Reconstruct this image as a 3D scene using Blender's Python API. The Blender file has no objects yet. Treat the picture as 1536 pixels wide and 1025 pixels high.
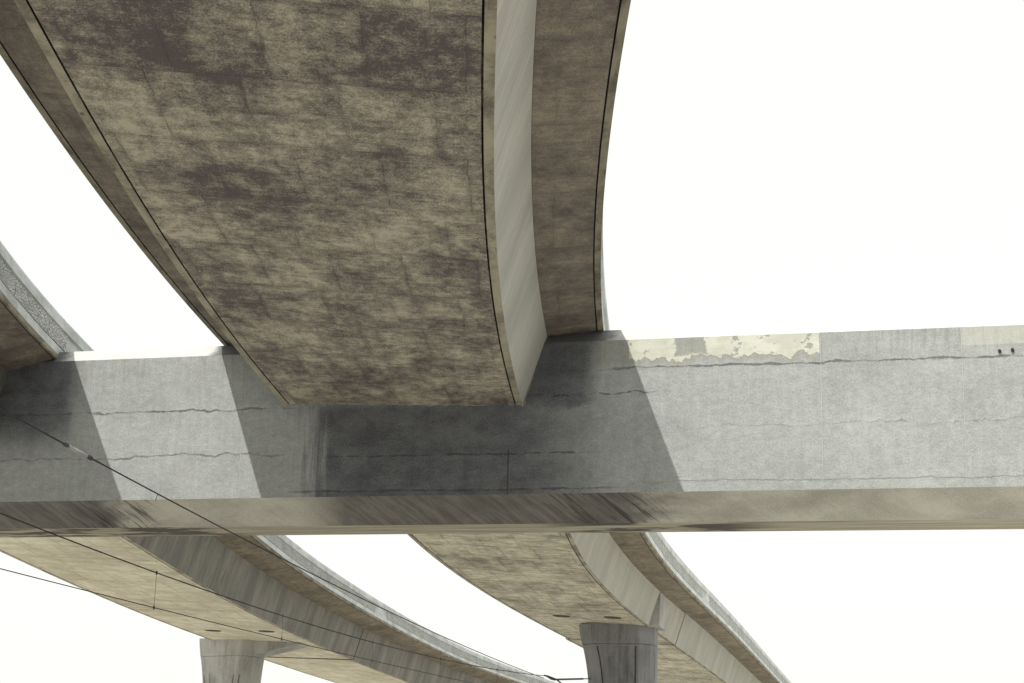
import bpy, bmesh, math, random
from mathutils import Vector, Matrix
random.seed(4)
R = math.radians
sc = bpy.context.scene
C = sc.collection
EYE = 1.6                                   # camera height; every z below is metres above the camera, lifted by EYE

# ------------------------------------------------------------------ node helper
class NT:
    def __init__(s, name):
        s.m = bpy.data.materials.new(name); s.m.use_nodes = True
        s.t = s.m.node_tree; s.n = s.t.nodes; s.l = s.t.links
        s.bsdf = s.n['Principled BSDF']; s.tc = s.n.new('ShaderNodeTexCoord')
        s.bsdf.inputs['Specular IOR Level'].default_value = .25
    def put(s, sock, v):
        if hasattr(v, 'is_output'): s.l.new(v, sock)
        elif isinstance(v, (tuple, list)) and len(v) == 3 and sock.type == 'RGBA': sock.default_value = (*v, 1)
        else: sock.default_value = v
    def math(s, op, a, b=0.0, c=None, clamp=False):
        n = s.n.new('ShaderNodeMath'); n.operation = op; n.use_clamp = clamp
        s.put(n.inputs[0], a); s.put(n.inputs[1], b)
        if c is not None: s.put(n.inputs[2], c)
        return n.outputs[0]
    def mix(s, f, a, b, mode='MIX'):
        n = s.n.new('ShaderNodeMix'); n.data_type = 'RGBA'; n.blend_type = mode
        s.put(n.inputs[0], f); s.put(n.inputs[6], a); s.put(n.inputs[7], b)
        return n.outputs[2]
    def smooth(s, v, a, b, lo=0.0, hi=1.0):
        n = s.n.new('ShaderNodeMapRange'); n.interpolation_type = 'SMOOTHSTEP'
        s.put(n.inputs[0], v); s.put(n.inputs[1], a); s.put(n.inputs[2], b); s.put(n.inputs[3], lo); s.put(n.inputs[4], hi)
        return n.outputs[0]
    def map(s, vec, scale=(1, 1, 1), rot=0.0, loc=(0, 0, 0)):
        if rot:
            r = s.n.new('ShaderNodeMapping'); r.inputs[2].default_value = (0, 0, rot); s.l.new(vec, r.inputs[0]); vec = r.outputs[0]
        n = s.n.new('ShaderNodeMapping'); n.inputs[3].default_value = scale; n.inputs[1].default_value = loc
        s.l.new(vec, n.inputs[0]); return n.outputs[0]
    def noise(s, vec, scale=1.0, detail=4, rough=.55, dist=0.0):
        n = s.n.new('ShaderNodeTexNoise'); s.l.new(vec, n.inputs['Vector'])
        n.inputs['Scale'].default_value = scale; n.inputs['Detail'].default_value = detail
        n.inputs['Roughness'].default_value = rough; n.inputs['Distortion'].default_value = dist
        return n.outputs['Fac']
    def white(s, vec):
        n = s.n.new('ShaderNodeTexWhiteNoise'); n.noise_dimensions = '2D'; s.l.new(vec, n.inputs['Vector']); return n.outputs['Value']
    def sep(s, vec):
        n = s.n.new('ShaderNodeSeparateXYZ'); s.l.new(vec, n.inputs[0]); return n.outputs
    def comb(s, x, y, z=0.0):
        n = s.n.new('ShaderNodeCombineXYZ'); s.put(n.inputs[0], x); s.put(n.inputs[1], y); s.put(n.inputs[2], z); return n.outputs[0]
    def voro(s, vec, scale, feature='DISTANCE_TO_EDGE'):
        n = s.n.new('ShaderNodeTexVoronoi'); n.feature = feature; s.l.new(vec, n.inputs['Vector']); n.inputs['Scale'].default_value = scale
        return n.outputs['Distance']
    def bump(s, h, strength=.3, dist=.02):
        n = s.n.new('ShaderNodeBump'); n.inputs['Strength'].default_value = strength; n.inputs['Distance'].default_value = dist
        s.put(n.inputs['Height'], h); s.l.new(n.outputs[0], s.bsdf.inputs['Normal'])
    def done(s, col, rough=.85):
        s.put(s.bsdf.inputs['Base Color'], col); s.put(s.bsdf.inputs['Roughness'], rough); return s.m

def box_mask(N, x, a, b, w):                # 1 inside a..b with soft edges of width w
    return N.math('MULTIPLY', N.smooth(x, a - w, a + w), N.smooth(x, b - w, b + w, 1, 0))

# ------------------------------------------------------------------ materials
def mat_soffit(name, light, dark, cover=(.38, .62), rows=2.5, grain=1.0, seam=.75, sw=1.0, size=1.0):
    """plywood-formed concrete: u runs across the deck, v along it"""
    N = NT(name); uv = N.tc.outputs['UV']; s = N.sep(uv)
    wob = N.math('MULTIPLY_ADD', N.noise(N.map(uv, (.9, .9, 1)), 1, 6, .65), .12, -.06)
    v = N.math('ADD', s[1], wob); u = N.math('ADD', s[0], wob)
    row = N.math('FLOOR', N.math('DIVIDE', v, rows))
    off = N.math('MULTIPLY', N.math('MODULO', row, 2), .43)
    uu = N.math('DIVIDE', N.math('ADD', u, off), 1.31)
    colm = N.math('FLOOR', uu)
    pan = N.white(N.comb(colm, row)); prow = N.white(N.comb(row, 7.3))
    fv = N.math('FRACT', N.math('DIVIDE', v, rows)); fu = N.math('FRACT', uu)
    ev = N.math('ABSOLUTE', N.math('SUBTRACT', fv, .5)); eu = N.math('ABSOLUTE', N.math('SUBTRACT', fu, .5))
    k = size
    big = N.noise(N.map(uv, (.55 * k, .34 * k, 1)), 1.0, 4, .55)
    mid = N.noise(N.map(uv, (2.3 * k, 1.7 * k, 1), 0, (3, 1, 0)), 1.0, 6, .66, .15)
    blo = N.noise(N.map(uv, (7.0 * k, 5.0 * k, 1), 0, (8, 3, 0)), 1.0, 6, .72, .1)
    strk = N.noise(N.map(uv, (1.1, 9, 1)), 1.0, 6, .68)
    fine = N.noise(N.map(uv, (30, 20, 1)), 1.0, 4, .72)
    # every sheet left its own imprint: shift the blotches from sheet to sheet
    sh = N.noise(N.comb(N.math('MULTIPLY_ADD', u, 1.9 * k, N.math('MULTIPLY', pan, 31.0)), N.math('MULTIPLY_ADD', v, 1.3 * k, N.math('MULTIPLY', pan, 17.0))), 1.0, 6, .66, .2)
    f = N.math('ADD', N.math('MULTIPLY_ADD', big, .40, .11), N.math('MULTIPLY', mid, .30))
    f = N.math('ADD', f, N.math('MULTIPLY_ADD', sh, .34, -.13))
    f = N.math('ADD', f, N.math('MULTIPLY_ADD', blo, .34, -.17))
    f = N.math('ADD', f, N.math('MULTIPLY_ADD', strk, .18 * grain, -.09 * grain))
    f = N.math('ADD', f, N.math('MULTIPLY_ADD', fine, .42, -.21))
    f = N.math('ADD', f, N.math('MULTIPLY_ADD', prow, .05, -.025))
    # damp creeping out of the joints
    damp = N.math('MULTIPLY', N.math('MAXIMUM', N.smooth(ev, .40, .5), N.smooth(eu, .42, .5)), N.smooth(blo, .42, .62))
    f = N.math('SUBTRACT', f, N.math('MULTIPLY', damp, .07))
    c0, c1 = cover; w = c1 - c0; m_ = tuple(.58 * a + .42 * b for a, b in zip(dark, light))
    col = N.mix(N.smooth(f, c0, c0 + .62 * w), dark, m_); col = N.mix(N.smooth(f, c0 + .44 * w, c1 + .06 * w), col, light)
    # chalky efflorescence in parts
    eff = N.math('MULTIPLY', N.smooth(N.noise(N.map(uv, (.6, 1.5, 1), 0, (9, 4, 0)), 1.1, 6, .7), .54, .70), N.smooth(fine, .46, .62))
    col = N.mix(N.math('MULTIPLY', eff, .34), col, tuple(min(1, c * 1.22) for c in light))
    gate = N.smooth(N.noise(N.map(uv, (2.6, 2.6, 1), 0, (5, 5, 0)), 1.2, 6, .72), .40, .60)
    sv = N.smooth(ev, .5 - .0055 * sw, .5 - .0008 * sw)
    su = N.smooth(eu, .5 - .0080 * sw, .5 - .0014 * sw)
    seams = N.math('MULTIPLY', N.math('MAXIMUM', sv, N.math('MULTIPLY', su, N.smooth(N.white(N.comb(colm, row, 0)), .25, .4))), N.math('MULTIPLY_ADD', gate, .9, .10))
    col = N.mix(N.math('MULTIPLY', seams, seam), col, tuple(c * .45 for c in dark))
    # pock marks and mould specks
    sp = N.smooth(N.noise(N.map(uv, (4.2, 8, 1), 0, (2, 8, 0)), 1.2, 4, .6), .70, .77)
    col = N.mix(N.math('MULTIPLY', sp, .75), col, tuple(c * .35 for c in dark))
    h = N.math('SUBTRACT', N.math('MULTIPLY_ADD', blo, .5, N.math('MULTIPLY', fine, .7)), seams)
    N.bump(h, .4, .02)
    return N.done(col, .88)

def mat_web(name, light, dark, rot=.5, lo=.34, hi=.66, patch=0.0):
    """smooth web with slanting pour streaks; u runs down the web, v along it"""
    N = NT(name); uv = N.tc.outputs['UV']
    st = N.noise(N.map(uv, (1.3, 7, 1), rot), 1.0, 8, .72, .35)
    st2 = N.noise(N.map(uv, (4, 26, 1), rot + .12), 1.0, 5, .68, .3)
    bl = N.noise(N.map(uv, (.5, .35, 1)), 1.2, 5, .6)
    fine = N.noise(N.map(uv, (16, 16, 1)), 1.0, 4, .7)
    f = N.math('MULTIPLY_ADD', st, .38, N.math('MULTIPLY', bl, .42))
    f = N.math('ADD', f, N.math('MULTIPLY_ADD', st2, .24, -.03)); f = N.math('ADD', f, N.math('MULTIPLY_ADD', fine, .2, -.13))
    col = N.mix(N.smooth(f, lo, hi), dark, light)
    u = N.sep(uv)[0]
    # brown rust-tinted bleeding along the foot and the root
    edge = N.math('MAXIMUM', N.smooth(N.math('ABSOLUTE', N.math('SUBTRACT', N.math('ADD', u, N.math('MULTIPLY_ADD', fine, .2, -.1)), .03)), .04, .16, 1, 0), 0.0)
    col = N.mix(N.math('MULTIPLY', edge, .5), col, (.22, .17, .11))
    if patch:
        pm = N.smooth(N.noise(N.map(uv, (.45, .3, 1), 0, (3.1, 1.7, 0)), 1.3, 6, .7), .6, .68)
        col = N.mix(N.math('MULTIPLY', pm, patch), col, tuple(c * .5 for c in dark))
    N.bump(N.math('ADD', st2, fine), .2, .01)
    return N.done(col, .85)

def mat_plain(name, light, dark, sx=(1, 1, 1), lo=.38, hi=.64, coord='Object', bump=.25, streak=0.0, marks=0.0):
    N = NT(name); p = N.tc.outputs[coord]
    a = N.noise(N.map(p, sx), .9, 6, .65, .3)
    b = N.noise(N.map(p, (11, 11, 11)), 1, 4, .7)
    f = N.math('MULTIPLY_ADD', a, .8, N.math('MULTIPLY', b, .22))
    if streak:
        c = N.noise(N.map(p, (5, 5, .22)), 1.2, 5, .6)
        f = N.math('ADD', f, N.math('MULTIPLY_ADD', c, streak, -.5 * streak))
    col = N.mix(N.smooth(f, lo, hi), dark, light)
    if marks:
        d = N.smooth(N.noise(N.map(p, (5, 2.2, 1), 0, (3, 3, 0)), 1.0, 4, .6), .62, .70)
        col = N.mix(N.math('MULTIPLY', d, marks), col, tuple(c * .4 for c in dark))
    N.bump(N.math('ADD', a, b), bump, .015)
    return N.done(col, .87)

def mat_relief(name, light, dark):
    """cast cobble relief: cells parted by dark joints; u height, v along"""
    N = NT(name); uv = N.tc.outputs['UV']
    d = N.noise(N.map(uv, (3, 3, 1)), 1, 2)
    w = N.map(uv, (13, 8.0, 1), .35)
    ve = N.n.new('ShaderNodeVectorMath'); ve.operation = 'ADD'; N.l.new(w, ve.inputs[0]); N.l.new(N.comb(d, d), ve.inputs[1])
    e = N.voro(ve.outputs[0], 1.0)
    line = N.smooth(e, .02, .085, 1, 0)
    bl = N.noise(N.map(uv, (.9, .5, 1)), 1.4, 5, .6); fine = N.noise(N.map(uv, (20, 20, 1)), 1, 3, .7)
    col = N.mix(N.smooth(N.math('MULTIPLY_ADD', bl, .7, N.math('MULTIPLY', fine, .3)), .36, .62), dark, light)
    col = N.mix(N.math('MULTIPLY', line, N.smooth(bl, .3, .65, .5, .92)), col, (.07, .068, .065))
    N.bump(N.math('ADD', N.smooth(e, 0, .2), N.math('MULTIPLY', fine, .2)), .8, .03)
    return N.done(col, .85)

def mat_beam_face():
    """u = metres along the beam (0 in front of the camera), v = metres above the camera"""
    N = NT('cap_beam_face_concrete'); uv = N.tc.outputs['UV']; s = N.sep(uv); u = s[0]; vv = s[1]
    v = N.math('MULTIPLY_ADD', u, .0200, vv)                  # level with the slightly sloping beam: top about 10.85, foot about 7.25
    big = N.noise(N.map(uv, (.35, .5, 1)), 1.1, 6, .6, .3)
    blot = N.noise(N.map(uv, (1.3, 2.0, 1), 0, (4, 2, 0)), 1.0, 8, .70)
    vert = N.noise(N.map(uv, (7, .5, 1)), 1.0, 5, .62)
    fine = N.noise(N.map(uv, (24, 24, 1)), 1, 4, .7)
    f = N.math('MULTIPLY_ADD', big, .25, N.math('MULTIPLY_ADD', blot, .20, .10)); f = N.math('ADD', f, N.math('MULTIPLY', vert, .14)); f = N.math('ADD', f, N.math('MULTIPLY_ADD', fine, .46, -.13)); f = N.math('ADD', f, N.math('MULTIPLY_ADD', N.noise(N.map(uv, (5, 7, 1)), 1, 5, .72), .34, -.17))
    col = N.mix(N.smooth(f, .30, .72), (.215, .225, .222), (.395, .41, .395))
    # upper band of a later pour: slightly warmer, vertical weather streaks
    topband = N.smooth(N.math('ADD', v, N.math('MULTIPLY_ADD', blot, .2, -.1)), 10.05, 10.45)
    strk = N.smooth(N.noise(N.map(uv, (9, .7, 1), 0, (1, 7, 0)), 1.0, 5, .7), .46, .66)
    col = N.mix(N.math('MULTIPLY', N.math('MULTIPLY', strk, topband), .45), col, (.20, .195, .165))
    ragged = None; hsum = N.math('MULTIPLY', N.math('ADD', blot, fine), .5)
    def line(z0, ua, ub, amp, width, dark, soft=.5, seed=0.0, lip=True):
        nonlocal col, hsum
        a = N.noise(N.comb(N.math('MULTIPLY', u, .8), N.math('MULTIPLY_ADD', v, .9, seed)), 1.0, 10, .68)
        g = N.noise(N.comb(N.math('MULTIPLY', u, 2.2), N.math('MULTIPLY_ADD', v, 3.0, seed + 9)), 1.0, 8, .72)
        c0 = N.math('MULTIPLY_ADD', a, amp, z0 - amp * .5)
        dz = N.math('SUBTRACT', v, c0)
        wd = N.math('MULTIPLY', N.smooth(g, .40, .70, .06, 1.15), width * .85)
        m = N.math('MULTIPLY', N.smooth(N.math('DIVIDE', N.math('ABSOLUTE', dz), wd), .35, 1.0, 1, 0), box_mask(N, u, ua, ub, .5))
        m = N.math('MULTIPLY', m, N.smooth(g, .36, .54))
        col = N.mix(N.math('MULTIPLY', m, soft * .72), col, dark)
        m2 = N.math('MULTIPLY', N.math('MULTIPLY', N.smooth(N.math('ABSOLUTE', N.math('SUBTRACT', dz, .05)), .01, .04, 1, 0), N.smooth(g, .5, .62)), box_mask(N, u, ua, ub, .5))
        col = N.mix(N.math('MULTIPLY', m2, .35), col, (.40, .41, .40))
        hsum = N.math('SUBTRACT', hsum, N.math('MULTIPLY', m, 1.6))
        if lip:
            step = N.math('MULTIPLY', N.smooth(dz, -.03, .03), box_mask(N, u, ua, ub, .5))
            hsum = N.math('ADD', hsum, N.math('MULTIPLY', step, 1.1))
    line(10.16, 1.6, 14.5, .30, .07, (.09, .09, .085), .8, 1.0)
    line(9.45, -16, -5.8, .34, .07, (.08, .08, .075), .85, 3.0)
    line(8.30, -16, -5.8, .50, .05, (.10, .10, .095), .65, 5.0)
    line(8.22, -4.6, 2.2, .22, .06, (.035, .035, .04), .9, 7.0)
    line(9.60, .6, 3.4, .6, .06, (.05, .05, .055), .9, 9.0)
    line(7.50, 2.0, 14.5, .22, .06, (.42, .44, .43), .8, 11.0)
    line(7.37, -5.4, 2.4, .12, .07, (.035, .035, .04), .85, 13.0)
    line(8.75, 4.2, 14, .9, .02, (.20, .20, .185), .5, 15.0, False)
    # lift and panel joints
    for u0, za, zb, wd, dk in ((-.02, 7.2, 8.3, .016, .9), (-6.95, 7.2, 10.9, .014, .35), (-11.2, 7.2, 10.9, .014, .3), (-2.4, 7.2, 9.4, .012, .3),
                               (4.35, 7.2, 10.9, .012, .3), (7.28, 7.2, 10.9, .016, .32), (10.35, 7.2, 10.9, .014, .35), (-9.1, 8.9, 10.2, .012, .3)):
        d = N.math('ABSOLUTE', N.math('SUBTRACT', u, N.math('ADD', u0, N.math('MULTIPLY_ADD', fine, .02, -.01))))
        m = N.math('MULTIPLY', N.smooth(d, wd * .5, wd * 1.6, 1, 0), box_mask(N, v, za, zb, .04))
        col = N.mix(N.math('MULTIPLY', m, dk), col, (.07, .07, .07) if dk > .5 else (.42, .43, .42))
        hsum = N.math('SUBTRACT', hsum, m)
    # cream paint peeling along the top on the right, with a bare gap, and a square repair
    rag = N.math('MULTIPLY_ADD', N.noise(N.map(uv, (1.6, .9, 1), 0, (7, 3, 0)), 1.3, 6, .62), 1.5, -.75)
    low = N.math('ADD', N.math('SUBTRACT', v, 10.36), N.math('MULTIPLY', rag, .62))
    pm = N.math('MULTIPLY', N.smooth(low, -.01, .02), box_mask(N, N.math('ADD', u, N.math('MULTIPLY', rag, .12)), 2.85, 7.26, .012))
    gap = N.math('MAXIMUM', N.smooth(N.math('ABSOLUTE', N.math('SUBTRACT', N.math('MULTIPLY_ADD', rag, .8, u), 4.35)), .36, .42), N.smooth(N.math('MULTIPLY_ADD', rag, .3, v), 10.46, 10.40))
    chip = N.smooth(N.noise(N.map(uv, (3, 3, 1), 0, (1, 9, 0)), 1.2, 5, .65),   .38, .41)
    pm = N.math('MULTIPLY', pm, N.math('MULTIPLY', gap, chip))
    halo = N.math('MULTIPLY', N.smooth(low, -.16, -.05), box_mask(N, u, 2.0, 7.2, .1))
    col = N.mix(N.math('MULTIPLY', halo, .45), col, (.25, .25, .215))
    col = N.mix(pm, col, N.mix(N.smooth(blot, .4, .6), (.43, .435, .37), (.51, .515, .45)))
    hsum = N.math('ADD', hsum, N.math('MULTIPLY', pm, .6))
    sq = N.math('MULTIPLY', box_mask(N, N.math('MULTIPLY_ADD', fine, .03, u), 10.35, 11.7, .01), N.smooth(N.math('MULTIPLY_ADD', fine, .03, v), 10.44, 10.46))
    col = N.mix(N.math('MULTIPLY', sq, .4), col, (.45, .455, .395))
    # damp staining plus painted girder shade around the seats; pale run at left edge
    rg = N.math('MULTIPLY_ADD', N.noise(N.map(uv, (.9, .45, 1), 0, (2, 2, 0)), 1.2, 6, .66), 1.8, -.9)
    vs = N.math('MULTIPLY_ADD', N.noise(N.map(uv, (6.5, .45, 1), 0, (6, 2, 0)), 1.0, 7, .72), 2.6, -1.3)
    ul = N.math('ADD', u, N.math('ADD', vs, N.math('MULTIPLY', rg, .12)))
    stain_shade = N.math('MULTIPLY', N.math('MULTIPLY', N.smooth(ul, -5.5, -4.5), N.smooth(N.math('MULTIPLY_ADD', rg, .5, u), .2, 2.9, 1, 0)), N.smooth(N.math('MULTIPLY_ADD', rg, .5, v), 9.9, 9.3))
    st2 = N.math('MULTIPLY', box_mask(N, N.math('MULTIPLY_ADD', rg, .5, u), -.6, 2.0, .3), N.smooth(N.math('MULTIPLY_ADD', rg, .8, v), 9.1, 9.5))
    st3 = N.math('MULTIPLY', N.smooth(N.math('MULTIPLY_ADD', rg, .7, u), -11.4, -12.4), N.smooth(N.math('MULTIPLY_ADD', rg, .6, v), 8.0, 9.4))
    st = N.math('MAXIMUM', N.math('MAXIMUM', stain_shade, st2), st3)
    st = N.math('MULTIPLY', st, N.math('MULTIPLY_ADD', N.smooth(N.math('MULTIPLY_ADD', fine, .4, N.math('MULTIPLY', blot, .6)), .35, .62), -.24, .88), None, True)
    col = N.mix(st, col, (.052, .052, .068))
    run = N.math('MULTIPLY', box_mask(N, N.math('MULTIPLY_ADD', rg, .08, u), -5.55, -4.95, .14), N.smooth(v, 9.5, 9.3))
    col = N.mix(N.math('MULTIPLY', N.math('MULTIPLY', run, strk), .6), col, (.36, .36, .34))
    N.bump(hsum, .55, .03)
    return N.done(col, .88)

def mat_chamfer():
    N = NT('cap_beam_chamfer_concrete'); uv = N.tc.outputs['UV']; s = N.sep(uv); u = s[0]
    big = N.noise(N.map(uv, (.4, .9, 1)), 1.1, 6, .62, .3)
    diag = N.noise(N.map(uv, (6, .8, 1), -.75), 1.0, 7, .72, .25)
    hard = N.noise(N.map(uv, (9, .6, 1), -.72, (3, 3, 0)), 1.0, 6, .66, .2)
    fine = N.noise(N.map(uv, (20, 20, 1)), 1, 4, .7)
    f = N.math('MULTIPLY_ADD', big, .62, N.math('MULTIPLY', diag, .14)); f = N.math('ADD', f, N.math('MULTIPLY', fine, .26))
    col = N.mix(N.smooth(f, .36, .64), (.34, .325, .285), (.56, .545, .475))
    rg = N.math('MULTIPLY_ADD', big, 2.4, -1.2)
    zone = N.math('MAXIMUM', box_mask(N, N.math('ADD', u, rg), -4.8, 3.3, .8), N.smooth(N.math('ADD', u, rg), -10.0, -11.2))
    col = N.mix(N.math('MULTIPLY', zone, N.smooth(diag, .3, .7, .9, .7)), col, (.075, .067, .065))  # staining and blocked ground bounce below the girders, painted as one dark zone
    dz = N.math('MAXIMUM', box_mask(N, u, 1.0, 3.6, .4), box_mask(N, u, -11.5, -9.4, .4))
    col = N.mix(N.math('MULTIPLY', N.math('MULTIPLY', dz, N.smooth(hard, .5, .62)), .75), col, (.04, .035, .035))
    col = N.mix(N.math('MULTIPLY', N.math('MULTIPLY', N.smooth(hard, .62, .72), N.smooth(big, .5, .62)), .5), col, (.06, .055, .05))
    N.bump(N.math('ADD', diag, fine), .3, .02)
    return N.done(col, .88)

def mat_beam_soffit():
    N = NT('cap_beam_soffit_concrete'); uv = N.tc.outputs['UV']; s = N.sep(uv); u = s[0]
    lay = N.noise(N.map(uv, (.35, 5, 1)), 1.0, 5, .6); fine = N.noise(N.map(uv, (18, 18, 1)), 1, 4, .7)
    col = N.mix(N.smooth(N.math('MULTIPLY_ADD', lay, .8, N.math('MULTIPLY', fine, .2)), .36, .64), (.29, .26, .20), (.47, .44, .345))
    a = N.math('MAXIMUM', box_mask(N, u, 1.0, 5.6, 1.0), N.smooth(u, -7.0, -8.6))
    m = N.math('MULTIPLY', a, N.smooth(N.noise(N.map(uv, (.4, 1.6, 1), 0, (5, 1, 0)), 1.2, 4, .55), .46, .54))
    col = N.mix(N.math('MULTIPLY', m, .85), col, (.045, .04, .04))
    N.bump(fine, .25, .01)
    return N.done(col, .88)

def mat_top_edge():
    N = NT('top_edge_concrete_with_shade'); uv = N.tc.outputs['UV']; s = N.sep(uv); u = s[0]
    a = N.noise(N.map(uv, (1.2, 2, 1)), 1, 6, .66); b = N.noise(N.map(uv, (18, 18, 1)), 1, 4, .7)
    col = N.mix(N.smooth(N.math('MULTIPLY_ADD', a, .7, N.math('MULTIPLY', b, .3)), .36, .62), (.48, .485, .465), (.57, .57, .55))
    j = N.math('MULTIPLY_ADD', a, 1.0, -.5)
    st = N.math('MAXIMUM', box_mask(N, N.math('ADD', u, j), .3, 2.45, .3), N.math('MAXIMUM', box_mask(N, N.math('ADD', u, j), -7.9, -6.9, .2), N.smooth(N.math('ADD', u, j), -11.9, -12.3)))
    col = N.mix(N.math('MULTIPLY', st, .85), col, (.085, .088, .098))       # shade of the deck overhangs painted in, with ragged ends
    N.bump(b, .3, .02)
    return N.done(col, .88)
M = dict(
    soffit=mat_soffit('board_marked_soffit_concrete', (.50, .455, .35), (.102, .084, .084), (.385, .630)),
    soffit_pale=mat_soffit('pale_soffit_concrete', (.67, .63, .49), (.33, .29, .21), (.27, .62), 3.4, 2.6, .8, 3.0, .55),  # ground bounce on far undersides painted in as a paler tone
    soffit_striped=mat_soffit('streaked_soffit_concrete', (.65, .61, .47), (.165, .143, .11), (.32, .62), 3.4, 3.4, .8, 2.5, .7),  # base tone lifted the same way, for ground bounce from below
    strip=mat_plain('soffit_margin_concrete', (.38, .35, .265), (.15, .13, .105), (1.5, .6, 1), .36, .6, 'UV', .25, 0, .8),
    under=mat_soffit('overhang_concrete', (.32, .275, .215), (.112, .094, .088), (.36, .65), 3.4, 1.0, .55),
    under_pale=mat_soffit('pale_overhang_concrete', (.34, .295, .205), (.11, .09, .075), (.33, .66), 3.4, 1.5, .5),
    web=mat_web('pale_web_concrete', (.47, .46, .405), (.30, .295, .265), .42),
    web_grey=mat_web('streaked_web_concrete', (.33, .315, .265), (.135, .13, .12), .30, .36, .64, .6),
    web_far=mat_web('far_web_concrete', (.45, .44, .37), (.29, .285, .25), .35),
    lip=mat_plain('deck_edge_concrete', (.29, .26, .20), (.12, .102, .082), (3, .8, 1), .36, .62, 'UV', .25, 0, .6),
    parapet=mat_plain('parapet_concrete', (.60, .63, .62), (.38, .395, .39), (1.2, .5, 1), .34, .60, 'UV'),
    relief=mat_relief('cobbled_parapet_panel', (.62, .635, .61), (.42, .43, .41)),
    deck=mat_plain('deck_surface', (.12, .12, .12), (.07, .07, .07)),
    face=mat_beam_face(), chamfer=mat_chamfer(), beam_soffit=mat_beam_soffit(),
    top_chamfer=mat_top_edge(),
    pier=mat_plain('pier_concrete', (.225, .222, .222), (.125, .123, .125), (.7, .7, .35), .36, .62, 'Object', .25, .35),
    pier_pale=mat_plain('pale_pier_concrete', (.40, .395, .37), (.24, .235, .22), (.7, .7, .35), .36, .62, 'Object', .25, .3),
    gap=mat_plain('dark_gap', (.03, .03, .03), (.015, .015, .015)), groove=mat_plain('dark_groove', (.20, .18, .135), (.02, .018, .017), (2.2, 1.1, 1), .50, .66, 'UV'),  # near-black tones; the groove one breaks into paler patches
    hatch=mat_plain('sooty_hatch', (.085, .07, .055), (.04, .034, .03)),
    steel=mat_plain('galvanised_steel', (.10, .11, .12), (.06, .065, .07)),
    wire=mat_plain('weathered_cable', (.055, .055, .060), (.03, .03, .033)),
    bright=mat_plain('polymer_insulator', (.45, .45, .44), (.30, .30, .30)),
    bark=mat_plain('twig_bark', (.16, .13, .11), (.09, .07, .06)),
)
def mat_ground():
    N = NT('pale_gravel'); p = N.tc.outputs['Object']
    a = N.noise(N.map(p, (.05, .05, .05)), 1, 5, .6); b = N.noise(N.map(p, (6, 6, 6)), 1, 4, .7)
    col = N.mix(N.smooth(N.math('MULTIPLY_ADD', a, .6, N.math('MULTIPLY', b, .4)), .36, .64), (.53, .52, .48), (.71, .70, .65))
    N.bump(b, .5, .03); return N.done(col, .95)
M['ground'] = mat_ground()

# ------------------------------------------------------------------ object helpers
def tag(o, label=None, cat=None, group=None, kind=None):
    for k, v in (('label', label), ('category', cat), ('group', group), ('kind', kind)):
        if v: o[k] = v
    return o
def empty(name, loc):
    o = bpy.data.objects.new(name, None); C.objects.link(o); o.location = loc; o.empty_display_size = .5; return o
def link_mesh(name, verts, faces, mats, mi=None, uvs=None, parent=None, origin=None, smooth=True):
    origin = Vector(origin) if origin is not None else Vector((0, 0, 0))
    me = bpy.data.meshes.new(name); me.from_pydata([Vector(v) - origin for v in verts], [], faces)
    for m in (mats if isinstance(mats, (list, tuple)) else [mats]): me.materials.append(m)
    if mi:
        for p, i in zip(me.polygons, mi): p.material_index = i
    if uvs:
        lay = me.uv_layers.new(name='UVMap')
        k = 0
        for p, uv in zip(me.polygons, uvs):
            for c in uv: lay.data[k].uv = c; k += 1
    if smooth:
        for p in me.polygons: p.use_smooth = True
        me.set_sharp_from_angle(angle=R(25))
    me.update()
    o = bpy.data.objects.new(name, me); C.objects.link(o)
    if parent:
        o.parent = parent; o.location = origin - parent.location
    else: o.location = origin
    return o

def natural_spline(K, X):
    n = len(K); h = [K[i + 1] - K[i] for i in range(n - 1)]
    a = [0] * n; b = [1] * n; c = [0] * n; d = [0] * n
    for i in range(1, n - 1):
        a[i] = h[i - 1]; b[i] = 2 * (h[i - 1] + h[i]); c[i] = h[i]
        d[i] = 6 * ((X[i + 1] - X[i]) / h[i] - (X[i] - X[i - 1]) / h[i - 1])
    for i in range(1, n):
        w = a[i] / b[i - 1]; b[i] -= w * c[i - 1]; d[i] -= w * d[i - 1]
    m = [0] * n; m[-1] = d[-1] / b[-1]
    for i in range(n - 2, -1, -1): m[i] = (d[i] - c[i] * m[i + 1]) / b[i]
    def ev(y):
        yc = min(max(y, K[0]), K[-1]); i = 0
        while i < n - 2 and yc > K[i + 1]: i += 1
        t = yc - K[i]; hh = h[i]
        k = (X[i + 1] - X[i]) / hh - hh * (2 * m[i] + m[i + 1]) / 6; q = (m[i + 1] - m[i]) / (6 * hh)
        v = X[i] + k * t + m[i] / 2 * t * t + q * t ** 3; dd = k + m[i] * t + 3 * q * t * t
        return v + dd * (y - yc), dd
    return ev

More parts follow.
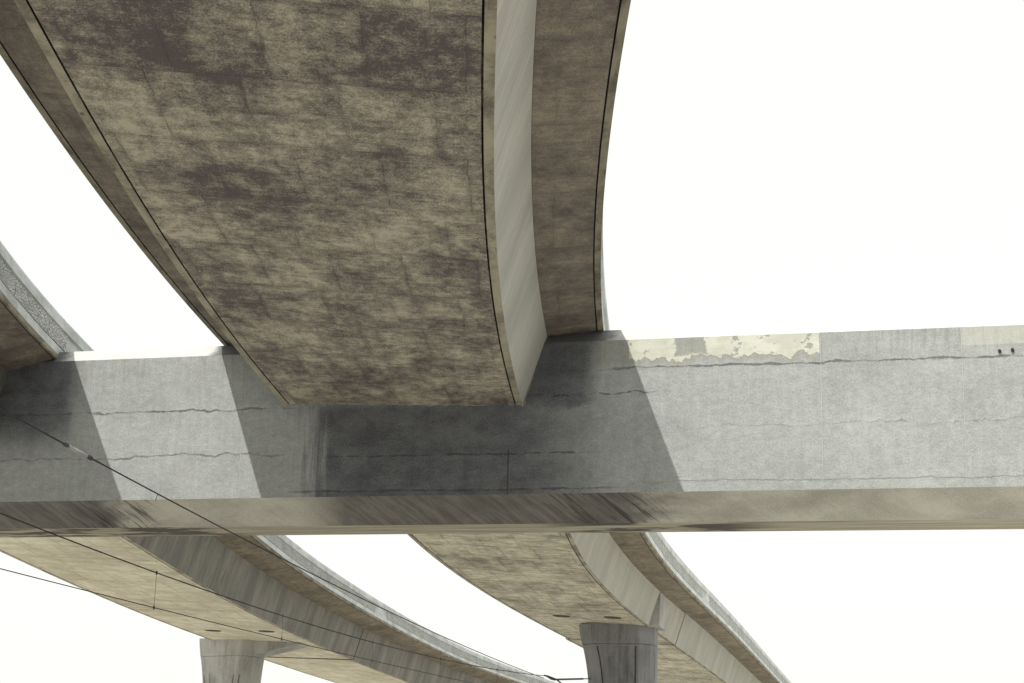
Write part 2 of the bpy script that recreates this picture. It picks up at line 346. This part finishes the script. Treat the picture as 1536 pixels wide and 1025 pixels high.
class Path:
    def __init__(s, K, X, ya, yb, step=.6):
        s.ev = natural_spline(K, X); s.pts = []; y = ya; acc = 0; last = None
        n = int((yb - ya) / step)
        for i in range(n + 1):
            y = ya + (yb - ya) * i / n; x, d = s.ev(y); p = Vector((x, y, 0)); t = Vector((d, 1, 0)).normalized()
            if last: acc += (p - last).length
            last = p; s.pts.append((acc, p, t, Vector((t.y, -t.x, 0)), y))
    def station(s, y):
        pts = s.pts; i = 0
        i = max(0, min(len(pts) - 2, int((y - pts[0][4]) / (pts[1][4] - pts[0][4]))))
        a, b = pts[i], pts[i + 1]; f = (y - a[4]) / (b[4] - a[4]); p, t, n = s.at(y)
        return (a[0] + (b[0] - a[0]) * f, p, t, n, y)
    def cut(s, ya, yb): return [s.station(ya)] + [q for q in s.pts if ya + .05 < q[4] < yb - .05] + [s.station(yb)]
    def at(s, y):
        x, d = s.ev(y); t = Vector((d, 1, 0)).normalized(); return Vector((x, y, 0)), t, Vector((t.y, -t.x, 0))

def sweep(name, path, prof, mats, segmat, parent, caps=True, skew=(0, 0)):
    """prof: closed list of (offset, z); segmat[i] = material of the strip prof[i]..prof[i+1]; UV = (metres round the profile, metres along)"""
    n = len(prof); V = []; F = []; mi = []; uv = []
    U = [0]
    for i in range(n):
        a = prof[i]; b = prof[(i + 1) % n]; U.append(U[-1] + math.hypot(b[0] - a[0], b[1] - a[1]))
    base = {}                                  # let each material run start its own u at its first corner
    s0, s1 = path[0][0], path[-1][0]
    for (s_, p, t, nn, y) in path:
        a = -skew[0] * max(0, 1 - (s_ - s0) / 8) - skew[1] * max(0, 1 - (s1 - s_) / 8)      # ends cut parallel to the cap beam
        for o, z in prof: V.append(p + nn * o + t * (a * o) + Vector((0, 0, z + EYE)))
    for k in range(len(path) - 1):
        sa = path[k][0]; sb = path[k + 1][0]
        for i in range(n):
            j = (i + 1) % n
            F.append((k * n + i, k * n + j, (k + 1) * n + j, (k + 1) * n + i))
            mi.append(segmat[i])
            if segmat[i] not in base: base[segmat[i]] = U[i]
            if abs(prof[i][0] - prof[j][0]) > .5: ua, ub = prof[i][0], prof[j][0]      # broad undersides: u = offset from the centre line
            else: ua, ub = U[i] - base[segmat[i]], U[i + 1] - base[segmat[i]]
            uv.append(((ua, sa), (ub, sa), (ub, sb), (ua, sb)))
    if caps:
        F.append(tuple(range(n))[::-1]); mi.append(segmat[-1]); uv.append(tuple((prof[i][0], prof[i][1]) for i in range(n))[::-1])
        L = (len(path) - 1) * n
        F.append(tuple(L + i for i in range(n))); mi.append(segmat[-1]); uv.append(tuple((prof[i][0], prof[i][1]) for i in range(n)))
    o = link_mesh(name, V, F, mats, mi, uv, parent, origin=parent.location)
    bm = bmesh.new(); bm.from_mesh(o.data); bmesh.ops.recalc_face_normals(bm, faces=bm.faces); bm.to_mesh(o.data); bm.free()
    return o

# ------------------------------------------------------------------ the viaducts (curving, banked box girders)
W, OW, OT, HP = 3.0, 3.556, 4.870, 1.195
KB = [15.55, 25.92, 38.88, 51.84, 67.39, 85.54, 106.27, 136.08, 181.44]
XB = [-3.199, -3.333, -2.885, -1.729, -0.052, 3.21, 7.97, 14.703, 24.956]
KA = [28.51, 41.47, 54.43, 69.98, 88.13, 110.16, 142.56, 194.4]
XA = [-15.851, -16.623, -16.409, -15.843, -14.707, -12.18, -6.957, 6.578]
ZB = dict(sL=9.663, sR=9.355, wR=11.03, tR=11.129, tL=11.452)
ZA = dict(sL=9.168, sR=9.064, wR=10.924, tR=11.208, tL=11.36, lip=.08)
PB = Path(KB, XB, -30, 230); PA = Path(KA, XA, -20, 240)

def viaduct(name, label, group, path, ya, yb, Z, mats, panel_range, drop=0.0, skew=(0, 0)):
    """one span: box girder, deck slab, two parapets; the right parapet carries relief panels"""
    P0 = path.at((ya + yb) / 2)[0]
    root = tag(empty(name, (P0.x, P0.y, Z['sR'] + EYE)), label, 'viaduct', group)
    run = path.cut(ya, yb)
    sl = (Z['sL'] - Z['sR']) / (2 * W)
    zs = lambda o: Z['sR'] + (W - o) * sl - drop
    zwL = Z['sL'] + (Z['wR'] - Z['sR']); g = .032; e = .15; w2 = W + drop * .7
    # soffit with a margin strip and a drip groove on each side
    prof = [(-w2, zs(-W)), (-w2 + e, zs(-W + e)), (-w2 + e, zs(-W + e) + .06), (-w2 + e + g, zs(-W + e) + .06), (-w2 + e + g, zs(-W + e)),
            (w2 - e - g, zs(W - e)), (w2 - e - g, zs(W - e) + .06), (w2 - e, zs(W - e) + .06), (w2 - e, zs(W - e)), (w2, zs(W)),
            (OW + drop * .7, Z['wR'] + .03), (-OW - drop * .7, zwL + .03)]
    sm = [1, 3, 3, 3, 0, 3, 3, 3, 1, 2, 4, 2]
    sweep('box_girder', run, prof, [mats['soffit'], M['strip'], mats['web'], M['groove'], M['deck']], sm, root, skew=skew)
    tl, tr = Z['tL'], Z['tR']
    dk = .30
    def under(a, za, b, zb, t): return (a + (b - a) * t, za + (zb - za) * t)
    q = OT - Z.get('lip', .16)
    zq = Z['wR'] + (tr - Z['wR']) * ((q - OW) / (OT - OW)); zql = zwL + (tl - zwL) * ((q - OW) / (OT - OW))
    slab = [(-OT, tl), (-q - .03, zql), (-q - .03, zql + .05), (-q, zql + .05), (-q, zql), (-OW, zwL), (OW, Z['wR']),
            (q, zq), (q, zq + .05), (q + .03, zq + .05), (q + .03, zq), (OT, tr), (OT, tr + .11), (OT - .05, tr + dk), (-OT + .05, tl + dk), (-OT, tl + .11)]
    ss = [1, 2, 2, 2, 0, 3, 0, 2, 2, 2, 1, 1, 1, 3, 1, 1]
    sweep('deck_slab', run, slab, [mats['under'], M['lip'], M['gap'], M['deck']], ss, root, skew=skew)
    for s_, z in ((1, tr), (-1, tl)):
        pp = [(OT - .01, .115), (OT - .01, .36), (OT - .045, .385), (OT - .045, .84), (OT + .03, .865), (OT + .03, 1.10), (OT - .02, HP), (OT - .20, HP), (OT - .30, .25), (OT - .30, .115)]
        par = sweep('parapet', run, [(s_ * o, z + h) for o, h in pp], [M['parapet']], [0] * len(pp), root, skew=skew)
        if s_ == 1 and panel_range:
            y = panel_range[0]
            while y < panel_range[1]:
                seg = path.cut(y, min(y + 5.6, panel_range[1]))
                if len(seg) > 2:
                    a, b = OT - .055, OT - .010
                    rp = sweep('relief_panel', seg, [(a, z + .385), (b, z + .39), (b, z + .835), (a, z + .84)], [M['relief']], [0] * 4, root)
                    rp.parent = par; rp.matrix_parent_inverse = Matrix.Identity(4); rp.location = (0, 0, 0)
                y += 5.66
    return root

near_b = dict(soffit=M['soffit'], web=M['web'], under=M['under'])
far_b = dict(soffit=M['soffit_striped'], web=M['web_far'], under=M['under_pale'])
near_a = dict(soffit=M['soffit'], web=M['web_grey'], under=M['under'])
far_a = dict(soffit=M['soffit_pale'], web=M['web_grey'], under=M['under_pale'])
JB, JA = 99.4, 110.8
GRP = 'curving concrete viaduct spans'
YB, YA = 42.6, 48.0                        # where each deck sits inside the cap beam
viaduct('viaduct_span', 'stained box girder viaduct overhead, in front of the wide cap beam in the middle', GRP, PB, -30, YB, ZB, near_b, (8, 36), skew=(0, .24))
viaduct('viaduct_span', 'pale viaduct span behind the cap beam, running to the right hand grooved pier', GRP, PB, YB, JB, ZB, far_b, (46, JB - 3), skew=(.24, 0))
viaduct('viaduct_span', 'farthest viaduct span past the joint beside the right hand grooved pier', GRP, PB, JB + .03, 230, ZB, far_b, (JB + .6, 190), .06)
viaduct('viaduct_span', 'dark viaduct corner at the left edge, in front of the cap beam', GRP, PA, -20, YA, ZA, near_a, (12.4, 46.2), skew=(0, .33))
viaduct('viaduct_span', 'viaduct span with streaked grey web behind the cap beam, running to the left hand pier', GRP, PA, YA, JA, ZA, far_a, (49, JA - 3), skew=(.33, 0))
viaduct('viaduct_span', 'farther left viaduct span beyond the dark expansion joint past the left hand pier', GRP, PA, JA + .03, 240, ZA, far_a, (JA + .6, 200), .06)

# ------------------------------------------------------------------ the cap beam across the picture
yaw = R(18.5); bd = Vector((math.cos(yaw), -math.sin(yaw), 0)); bn = Vector((math.sin(yaw), math.cos(yaw), 0))   # along, and away from the camera
BO = Vector((0, 41.23, 0))
def beam():
    u0, u1 = -24.0, 22.0; n = 92
    root = tag(empty('cap_beam', BO + Vector((0, 0, 7 + EYE))), 'long grey concrete cap beam crossing the whole picture, cracked, with peeling cream paint', 'beam')
    top = lambda u: 10.85 - .0205 * u; foot = lambda u: 7.255 - .0162 * u
    c = .60; d = 2.6; tc = .34
    def prof(u):
        t, f = top(u), foot(u)
        return [(0, f), (0, t), (tc, t + tc), (d - tc, t + tc), (d, t), (d, f), (d - c, f - c), (c, f - c)]
    V = []; F = []; mi = []; uv = []
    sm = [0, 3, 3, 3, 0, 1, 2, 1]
    for k in range(n + 1):
        u = u0 + (u1 - u0) * k / n
        for a, z in prof(u): V.append(BO + bd * u + bn * a + Vector((0, 0, z + EYE)))
    for k in range(n):
        ua = u0 + (u1 - u0) * k / n; ub = u0 + (u1 - u0) * (k + 1) / n
        pa, pb = prof(ua), prof(ub)
        for i in range(8):
            j = (i + 1) % 8
            F.append((k * 8 + i, k * 8 + j, (k + 1) * 8 + j, (k + 1) * 8 + i)); mi.append(sm[i])
            if i in (0, 4): va = (pa[i][1], pa[j][1], pb[j][1], pb[i][1])
            elif i in (5, 7): va = (pa[i][1] * 1.414, pa[j][1] * 1.414, pb[j][1] * 1.414, pb[i][1] * 1.414)
            else: va = (pa[i][0], pa[j][0], pb[j][0], pb[i][0])
            uv.append(((ua, va[0]), (ua, va[1]), (ub, va[2]), (ub, va[3])))
    for base, rev in ((0, True), (n * 8, False)):
        f = [base + i for i in range(8)]; F.append(tuple(f[::-1] if rev else f)); mi.append(0); uv.append(tuple((0, 0) for _ in f))
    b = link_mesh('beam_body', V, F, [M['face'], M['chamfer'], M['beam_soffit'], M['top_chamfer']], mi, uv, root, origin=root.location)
    bm = bmesh.new(); bm.from_mesh(b.data); bmesh.ops.recalc_face_normals(bm, faces=bm.faces); bm.to_mesh(b.data); bm.free()
    # two short drain stubs near the right end
    for u, dz in ((11.15, 0), (11.42, .015)):
        p = BO + bd * u + Vector((0, 0, top(u) - .58 + dz + EYE))
        tube('drain_stub', [p + bn * .05, p - bn * .07], .036, M['gap'], root)
    # columns carrying the beam, outside the picture
    for u in (-19, 18.5):
        q = BO + bd * u + bn * 1.3
        loft_poly('support_column', q, bd, bn, [(-.02, 1.1), (7.3 + EYE - .0162 * u - .72, 1.1)], lambda s: [(-s, -s * .7), (-s * .7, -s), (s * .7, -s), (s, -s * .7), (s, s * .7), (s * .7, s), (-s * .7, s), (-s, s * .7)], M['pier'], root)
    return root

def tube(name, pts, r, mat, parent=None, seg=8, radii=None, origin=None):
    V = []; F = []
    for k, p in enumerate(pts):
        p = Vector(p); a = Vector(pts[max(k - 1, 0)]); b = Vector(pts[min(k + 1, len(pts) - 1)]); t = (b - a).normalized()
        s = t.cross(Vector((0, 0, 1)) if abs(t.z) < .9 else Vector((1, 0, 0))).normalized(); q = t.cross(s)
        rr = radii[k] if radii else r
        for i in range(seg):
            an = 2 * math.pi * i / seg; V.append(p + s * math.cos(an) * rr + q * math.sin(an) * rr)
    for k in range(len(pts) - 1):
        for i in range(seg):
            j = (i + 1) % seg; F.append((k * seg + i, k * seg + j, (k + 1) * seg + j, (k + 1) * seg + i))
    F.append(tuple(range(seg))[::-1]); L = (len(pts) - 1) * seg; F.append(tuple(L + i for i in range(seg)))
    return link_mesh(name, V, F, mat, parent=parent, origin=(parent.location if parent and origin is None else origin or pts[0]))

def loft_poly(name, base, ax, ay, secs, poly, mat, parent):
    V = []; F = []; n = None
    for z, s in secs:
        pl = poly(s); n = len(pl)
        for a, b in pl: V.append(Vector((base.x, base.y, 0)) + ax * a + ay * b + Vector((0, 0, z)))
    for k in range(len(secs) - 1):
        for i in range(n):
            j = (i + 1) % n; F.append((k * n + i, k * n + j, (k + 1) * n + j, (k + 1) * n + i))
    F.append(tuple(range(n))[::-1]); L = (len(secs) - 1) * n; F.append(tuple(L + i for i in range(n)))
    return link_mesh(name, V, F, mat, parent=parent, origin=parent.location)
cap = beam()
def mortar(pts, label_mat):
    """ragged mortar squeezed out where a girder is cast into the beam"""
    out = []; rad = []
    n = 60
    for k in range(n + 1):
        q = k / n * (len(pts) - 1); i = min(int(q), len(pts) - 2); t = q - i
        ua, za = pts[i]; ub, zb = pts[i + 1]; u_ = ua + (ub - ua) * t; z_ = za + (zb - za) * t
        out.append(BO + bd * u_ - bn * random.uniform(-.02, .012) + Vector((0, 0, z_ + EYE + random.uniform(-.022, .018)))); rad.append(random.uniform(.02, .055))
    tube('mortar_bead', out, .04, label_mat, cap, 6, rad, origin=cap.location)
mortar([(-5.80, 9.70), (.33, 9.37)], M['strip'])
mortar([(.33, 9.37), (.79, 11.02)], M['lip'])

# ------------------------------------------------------------------ piers with flared heads and reveal grooves
def pier(label, path, yc, off, t, l, ch, ztop, mat, flareL, flareR, Z, ear=None, wing=None, gz=1.02, rot=0.0, group='viaduct piers behind the beam'):
    p, tan, nor = path.at(yc); base = p + nor * off; pt, pn = tan, nor
    nor = pn * math.cos(rot) - pt * math.sin(rot); tan = pt * math.cos(rot) + pn * math.sin(rot)
    root = tag(empty('viaduct_pier', (base.x, base.y, 0)), label, 'pier', group)
    def poly(fl, fr, gd, ins=0.0):
        a, b = t / 2 - ins, l / 2 - ins; g = .07
        L = -a - fl; Rr = a + fr
        pts = [(L, -b + ch), (L + ch, -b)]
        # front face with two reveal grooves and a shallow sunk middle
        for x0 in (L + ch + .10, Rr - ch - .10 - g):
            pts += [(x0, -b), (x0 + .002, -b + gd), (x0 + g - .002, -b + gd), (x0 + g, -b)]
            if x0 < 0:
                m0, m1 = L + ch + .48, Rr - ch - .50
                pts += [(m0, -b), (m0 + .06, -b + gd * .5), (m1 - .06, -b + gd * .5), (m1, -b)]
        pts += [(Rr - ch, -b), (Rr, -b + ch)]
        pts += [(Rr, -b + ch + .06), (Rr - gd, -b + ch + .062), (Rr - gd, -b + ch + .158), (Rr, -b + ch + .16)]
        pts += [(Rr, b - ch), (Rr - ch, b), (L + ch, b), (L, b - ch)]
        pts += [(L, -b + ch + .16), (L + gd, -b + ch + .158), (L + gd, -b + ch + .062), (L, -b + ch + .06)]
        return pts
    secs = []
    H = ztop
    def add(z, f, gd, ins=0.0):
        secs.append((z + EYE, (flareL * f, flareR * f, gd, ins)))
    add(-EYE - .05, 0, .12); add(H - 3.6, 0, .12)
    for k in range(1, 7): q = k / 7; add(H - 3.6 + q * 2.5, q * q * .55, .12 if H - 3.6 + q * 2.5 < H - gz else 0)
    add(H - 1.02, .58, .12 if gz < 1.1 else 0); add(H - .99, .60, .0); add(H - .885, .68, .0); add(H - .88, .68, 0, .035); add(H - .85, .70, 0, .035); add(H - .845, .70, 0)
    for k in range(1, 5): q = k / 4; add(H - .845 + q * .845, .70 + .30 * q, 0)
    secs[-1] = (secs[-1][0] + .15, secs[-1][1])
    V = []; F = []; n = None
    for z, (fl, fr, gd, ins) in secs:
        pl = poly(fl, fr, gd, ins); n = len(pl)
        for a, b in pl: V.append(base + nor * a + tan * b + Vector((0, 0, z)))
    for k in range(len(secs) - 1):
        for i in range(n):
            j = (i + 1) % n; F.append((k * n + i, k * n + j, (k + 1) * n + j, (k + 1) * n + i))
    L = (len(secs) - 1) * n; F.append(tuple(L + i for i in range(n)))
    link_mesh('shaft', V, F, mat, parent=root, origin=root.location)
    # thin construction joint under the head
    def prism(name, pts, b0, b1, m):
        Vp = [base + pn * (a - off) + pt * b + Vector((0, 0, z + EYE)) for b in (b0, b1) for a, z in pts]; k = len(pts)
        Fp = [tuple(range(k)), tuple(range(k, 2 * k))[::-1]] + [(i, i + k, (i + 1) % k + k, (i + 1) % k) for i in range(k)]
        o = link_mesh(name, Vp, Fp, m, parent=root, origin=root.location)
        bm = bmesh.new(); bm.from_mesh(o.data); bmesh.ops.recalc_face_normals(bm, faces=bm.faces); bm.to_mesh(o.data); bm.free()
    if ear: prism('web_buttress', ear, -l / 2 + .03, l / 2 - .3, M['pier_pale'])
    if wing: prism('head_wing', wing, -l / 2 + .20, l / 2 + .25, M['pier_pale'])
    return root
pier('dark grooved viaduct pier at the lower middle right, under the right hand span', PB, 91.2, 1.55, 3.25, 2.5, .70, 9.32, M['pier'], .55, .02, ZB,
     ear=[(2.9, 9.33), (3.52, 9.33), (3.56, 11.0), (3.42, 11.0), (2.9, 9.45)])
pier('pale viaduct pier at the bottom left, with a flared wing on its right side', PA, 101.3, -1.75, 2.45, 2.1, .10, 9.12, M['pier_pale'], .55, .35, ZA, rot=R(28),
     gz=1.9, wing=[(-1.2, 9.10), (2.3, 9.12), (2.3, 9.06), (-.45, 8.34), (-1.2, 8.34)])
def hatch(path, y, o, Z, label):
    p, tan, nor = path.at(y); sl = (Z['sL'] - Z['sR']) / (2 * W); z = Z['sR'] + (W - o) * sl + EYE
    c = p + nor * o; up = (Vector((0, 0, 1)) + nor * sl).normalized()
    V = []; F = []; n = 24
    for rr, dz in ((.43, .05), (.43, -.02), (.38, -.02), (.37, -.012)):
        for i in range(n):
            a = 2 * math.pi * i / n; V.append(c + nor * math.cos(a) * rr + tan * math.sin(a) * rr + Vector((0, 0, z + dz - sl * math.cos(a) * rr)))
    for k in range(3):
        for i in range(n):
            j = (i + 1) % n; F.append((k * n + i, k * n + j, (k + 1) * n + j, (k + 1) * n + i))
    F.append(tuple(3 * n + i for i in range(n)))
    o_ = link_mesh('access_hatch', V, F, M['hatch'], origin=(c.x, c.y, z))
    return tag(o_, label, 'hatch', 'round access hatches in the soffits')
def soff(path, x, y):                       # plan point to path station and offset
    best = min(path.pts, key=lambda q: (q[1] - Vector((x, y, 0))).length_squared)
    return best[4], (Vector((x, y, 0)) - best[1]).dot(best[3])
for path, Z, x, y, lb in ((PA, ZA, -15.27, 95.7, 'round dark hatch left of the wire in the pale soffit above the bottom left pier'),
                          (PA, ZA, -12.38, 94.6, 'round dark hatch nearer the streaked web above the bottom left pier'),
                          (PB, ZB, 2.74, 87.86, 'round dark hatch at the left, ahead of the dark grooved pier'),
                          (PB, ZB, 5.13, 86.6, 'round dark hatch right above the head of the dark grooved pier')):
    yy, oo = soff(path, x, y); hatch(path, yy, oo, Z, lb)

# ------------------------------------------------------------------ overhead line
def wire_pts(p0, p1, coef, t0, t1, n=80):
    p0 = Vector((*p0, 0)); d = (Vector((*p1, 0)) - p0).normalized(); out = []
    for k in range(n + 1):
        t = t0 + (t1 - t0) * k / n; out.append(p0 + d * t + Vector((0, 0, sum(c * t ** i for i, c in enumerate(coef)) + EYE)))
    return out, (lambda t: p0 + d * t + Vector((0, 0, sum(c * t ** i for i, c in enumerate(coef)) + EYE)))
w2, f2 = wire_pts((-11.7, 41.4), (2, 88), (6.512, -.04809, .00106), -26, 48.6)
w3, f3 = wire_pts((-11.7, 41.4), (2, 88), (5.264, -.00243, .0002), -26, 49.5)
w1, f1 = wire_pts((-8.904, 30.828), (-1.68, 67.2), (6.686, -.02835, .000405), -22, 55.5)
def wire(name, pts, r, label, org):
    return tag(tube(name, pts, r, M['wire'], seg=6, origin=org), label, 'wire', 'overhead line wires')
root = tag(empty('feeder_wire', f1(0)), 'uppermost black cable, crossing the cap beam face with a small insulator in it', 'wire', 'overhead line wires')
tube('cable', w1, .0155, M['wire'], root, 6)
def unit(t): return (f1(t + .1) - f1(t - .1)).normalized()
a, b = f1(2.82), f1(3.66)
tube('insulator', [a.lerp(b, k / 20) for k in range(21)], .03, M['bright'], root, 10, radii=[.022 + (.016 if k % 2 and 4 < k < 16 else 0) + (.014 if k in (1, 2, 18, 19) else 0) for k in range(21)])
for tt in (2.68, 3.80): tube('clamp', [f1(tt - .13), f1(tt - .05), f1(tt + .05), f1(tt + .13)], .03, M['steel'], root, 8, radii=[.02, .045, .045, .02])
tube('dropper_stub', [f1(7.35), f1(7.24) - Vector((0, 0, .16))], .008, M['wire'], root, 6)
root = tag(empty('messenger_wire', f2(0)), 'middle black cable sagging under the cap beam towards the bracket arm', 'wire', 'overhead line wires')
tube('cable', w2, .0175, M['wire'], root, 6)
for t in (7.85, 16.6, 24.8, 32.55, 40.5):
    tube('dropper', [f2(t), f3(t)], .0055, M['wire'], root, 6)
    for f in (f2, f3): tube('clip', [f(t) - Vector((0, 0, .05)), f(t) + Vector((0, 0, .05))], .026, M['steel'], root, 6)
wire('contact_wire', w3, .013, 'lowest thin straight wire, hung on droppers below the middle cable', f3(0))

# bracket arm on the pier
tip = f2(48.6); pb, tb, nb = PB.at(91.2); fix = pb + nb * (1.55 - 1.62 - .02) + Vector((0, 0, 0)); fix = Vector((fix.x, fix.y - .55, tip.z + .12))
root = tag(empty('bracket_arm', fix), 'dark steel bracket arm for the wires fixed to the left side of the grooved pier', 'bracket')
dirv = (tip + Vector((.45, .1, -.14)) - fix)
e1 = tip + Vector((.42, .1, -.16))
tube('arm_tube', [e1, fix.lerp(e1, .22)], .045, M['steel'], root)
tube('insulator', [fix.lerp(e1, .22), fix.lerp(e1, .06)], .03, M['bright'], root, 10, radii=None)
tube('mount', [fix.lerp(e1, .07), fix + (fix - e1).normalized() * .25], .05, M['steel'], root)
for s_ in (-.25, .25): tube('mount_band', [fix + Vector((-.05, 0, s_)), fix + Vector((.5, 0, s_))], .035, M['steel'], root)
tube('wire_clamp', [tip + Vector((-.06, 0, .03)), tip + Vector((.12, .02, -.02)), tip + Vector((.30, .06, -.10)), e1 + Vector((.1, 0, 0))], .05, M['steel'], root, 8, radii=[.03, .05, .075, .06])
tube('brace', [e1 + Vector((.18, 0, -.02)), e1 + Vector((.95, .3, -.60)), fix + Vector((.05, 0, -1.75))], .04, M['steel'], root)

# ------------------------------------------------------------------ bare tree beyond
def bare_tree():
    base = Vector((4.75, 121, 0)); root = tag(empty('bare_tree', base), 'tip of a leafless tree just left of the dark grooved pier', 'tree')
    V = []; F = []
    def limb(p, d, L, r, depth):
        pts = [p]; q = p.copy(); dd = d.copy()
        for k in range(5):
            dd = (dd + Vector((random.uniform(-.12, .12), random.uniform(-.12, .12), random.uniform(-.02, .10)))).normalized(); q = q + dd * L / 5; pts.append(q.copy())
        n0 = len(V); sg = 6 if r > .03 else 4
        for k, c in enumerate(pts):
            s = dd.cross(Vector((1, .3, 0))).normalized(); u = dd.cross(s); rr = r * (1 - .6 * k / 5)
            for i in range(sg): an = 2 * math.pi * i / sg; V.append(c + s * math.cos(an) * rr + u * math.sin(an) * rr)
        for k in range(5):
            for i in range(sg): j = (i + 1) % sg; F.append((n0 + k * sg + i, n0 + k * sg + j, n0 + (k + 1) * sg + j, n0 + (k + 1) * sg + i))
        if depth:
            for k in range(5 if depth > 1 else 4):
                c = pts[random.randint(2, 5)]; a = random.uniform(0, 6.28)
                nd = (dd * 1.0 + Vector((math.cos(a), math.sin(a), .35)) * random.uniform(.35, .7)).normalized()
                limb(c, nd, L * random.uniform(.5, .68), r * .5, depth - 1)
    limb(base, Vector((0, 0, 1)), 4.6, .14, 4)
    zmax = max(v.z for v in V); s = (9.25 + EYE) / zmax
    V2 = [base + (v - base) * s for v in V]
    link_mesh('branches', V2, F, M['bark'], parent=root, origin=base)
bare_tree()

# ------------------------------------------------------------------ ground, sky, sun, camera
gv = []; gf = []; n = 40
link_mesh('ground', [(-2500, -2500, 0), (2500, -2500, 0), (2500, 2500, 0), (-2500, 2500, 0)], [(0, 1, 2, 3)], M['ground'], smooth=False)['kind'] = 'structure'

SUN_EL, LX, LY = R(45), .425, .91          # light travels (LX, LY) on the plan: the sun is behind the camera to its left
w = bpy.data.worlds.new('World'); sc.world = w; w.use_nodes = True; nt = w.node_tree
sky = nt.nodes.new('ShaderNodeTexSky'); sky.sky_type = 'NISHITA'; sky.sun_disc = False; sky.sun_elevation = SUN_EL
sky.sun_rotation = math.atan2(-LX, -LY) % (2 * math.pi); sky.air_density = 1.0; sky.dust_density = 4.0; sky.ozone_density = .5
mx = nt.nodes.new('ShaderNodeMix'); mx.data_type = 'RGBA'; mx.inputs[0].default_value = .82
nt.links.new(sky.outputs[0], mx.inputs[6]); mx.inputs[7].default_value = (12.0, 12.0, 11.3, 1)
bg = nt.nodes['Background']; nt.links.new(mx.outputs[2], bg.inputs[0]); bg.inputs[1].default_value = .1
sl = bpy.data.lights.new('sun', 'SUN'); sl.energy = 3.7; sl.angle = R(.5); sl.color = (1, .97, .91)
so = bpy.data.objects.new('sun', sl); C.objects.link(so)
ldir = Vector((LX, LY, 0)).normalized() * math.cos(SUN_EL) + Vector((0, 0, -math.sin(SUN_EL)))
so.rotation_euler = ldir.to_track_quat('-Z', 'Y').to_euler(); so.location = (-20, -40, 60)

pitch, roll = .2588360554803723, .0260302634972483
f = Vector((0, math.cos(pitch), math.sin(pitch))); r0 = Vector((1, 0, 0)); up0 = r0.cross(f)
r = r0 * math.cos(roll) + up0 * math.sin(roll); u = up0 * math.cos(roll) - r0 * math.sin(roll)
cd = bpy.data.cameras.new('camera'); co = bpy.data.objects.new('camera', cd); C.objects.link(co)
co.matrix_world = Matrix(((r.x, u.x, -f.x, 0), (r.y, u.y, -f.y, 0), (r.z, u.z, -f.z, EYE), (0, 0, 0, 1)))
cd.sensor_width = 36; cd.lens = 2700 / 1536 * 36; cd.clip_start = .1; cd.clip_end = 6000
sc.camera = co
sc.view_settings.view_transform = 'Standard'; sc.view_settings.look = 'None'; sc.view_settings.exposure = 0; sc.view_settings.gamma = 1
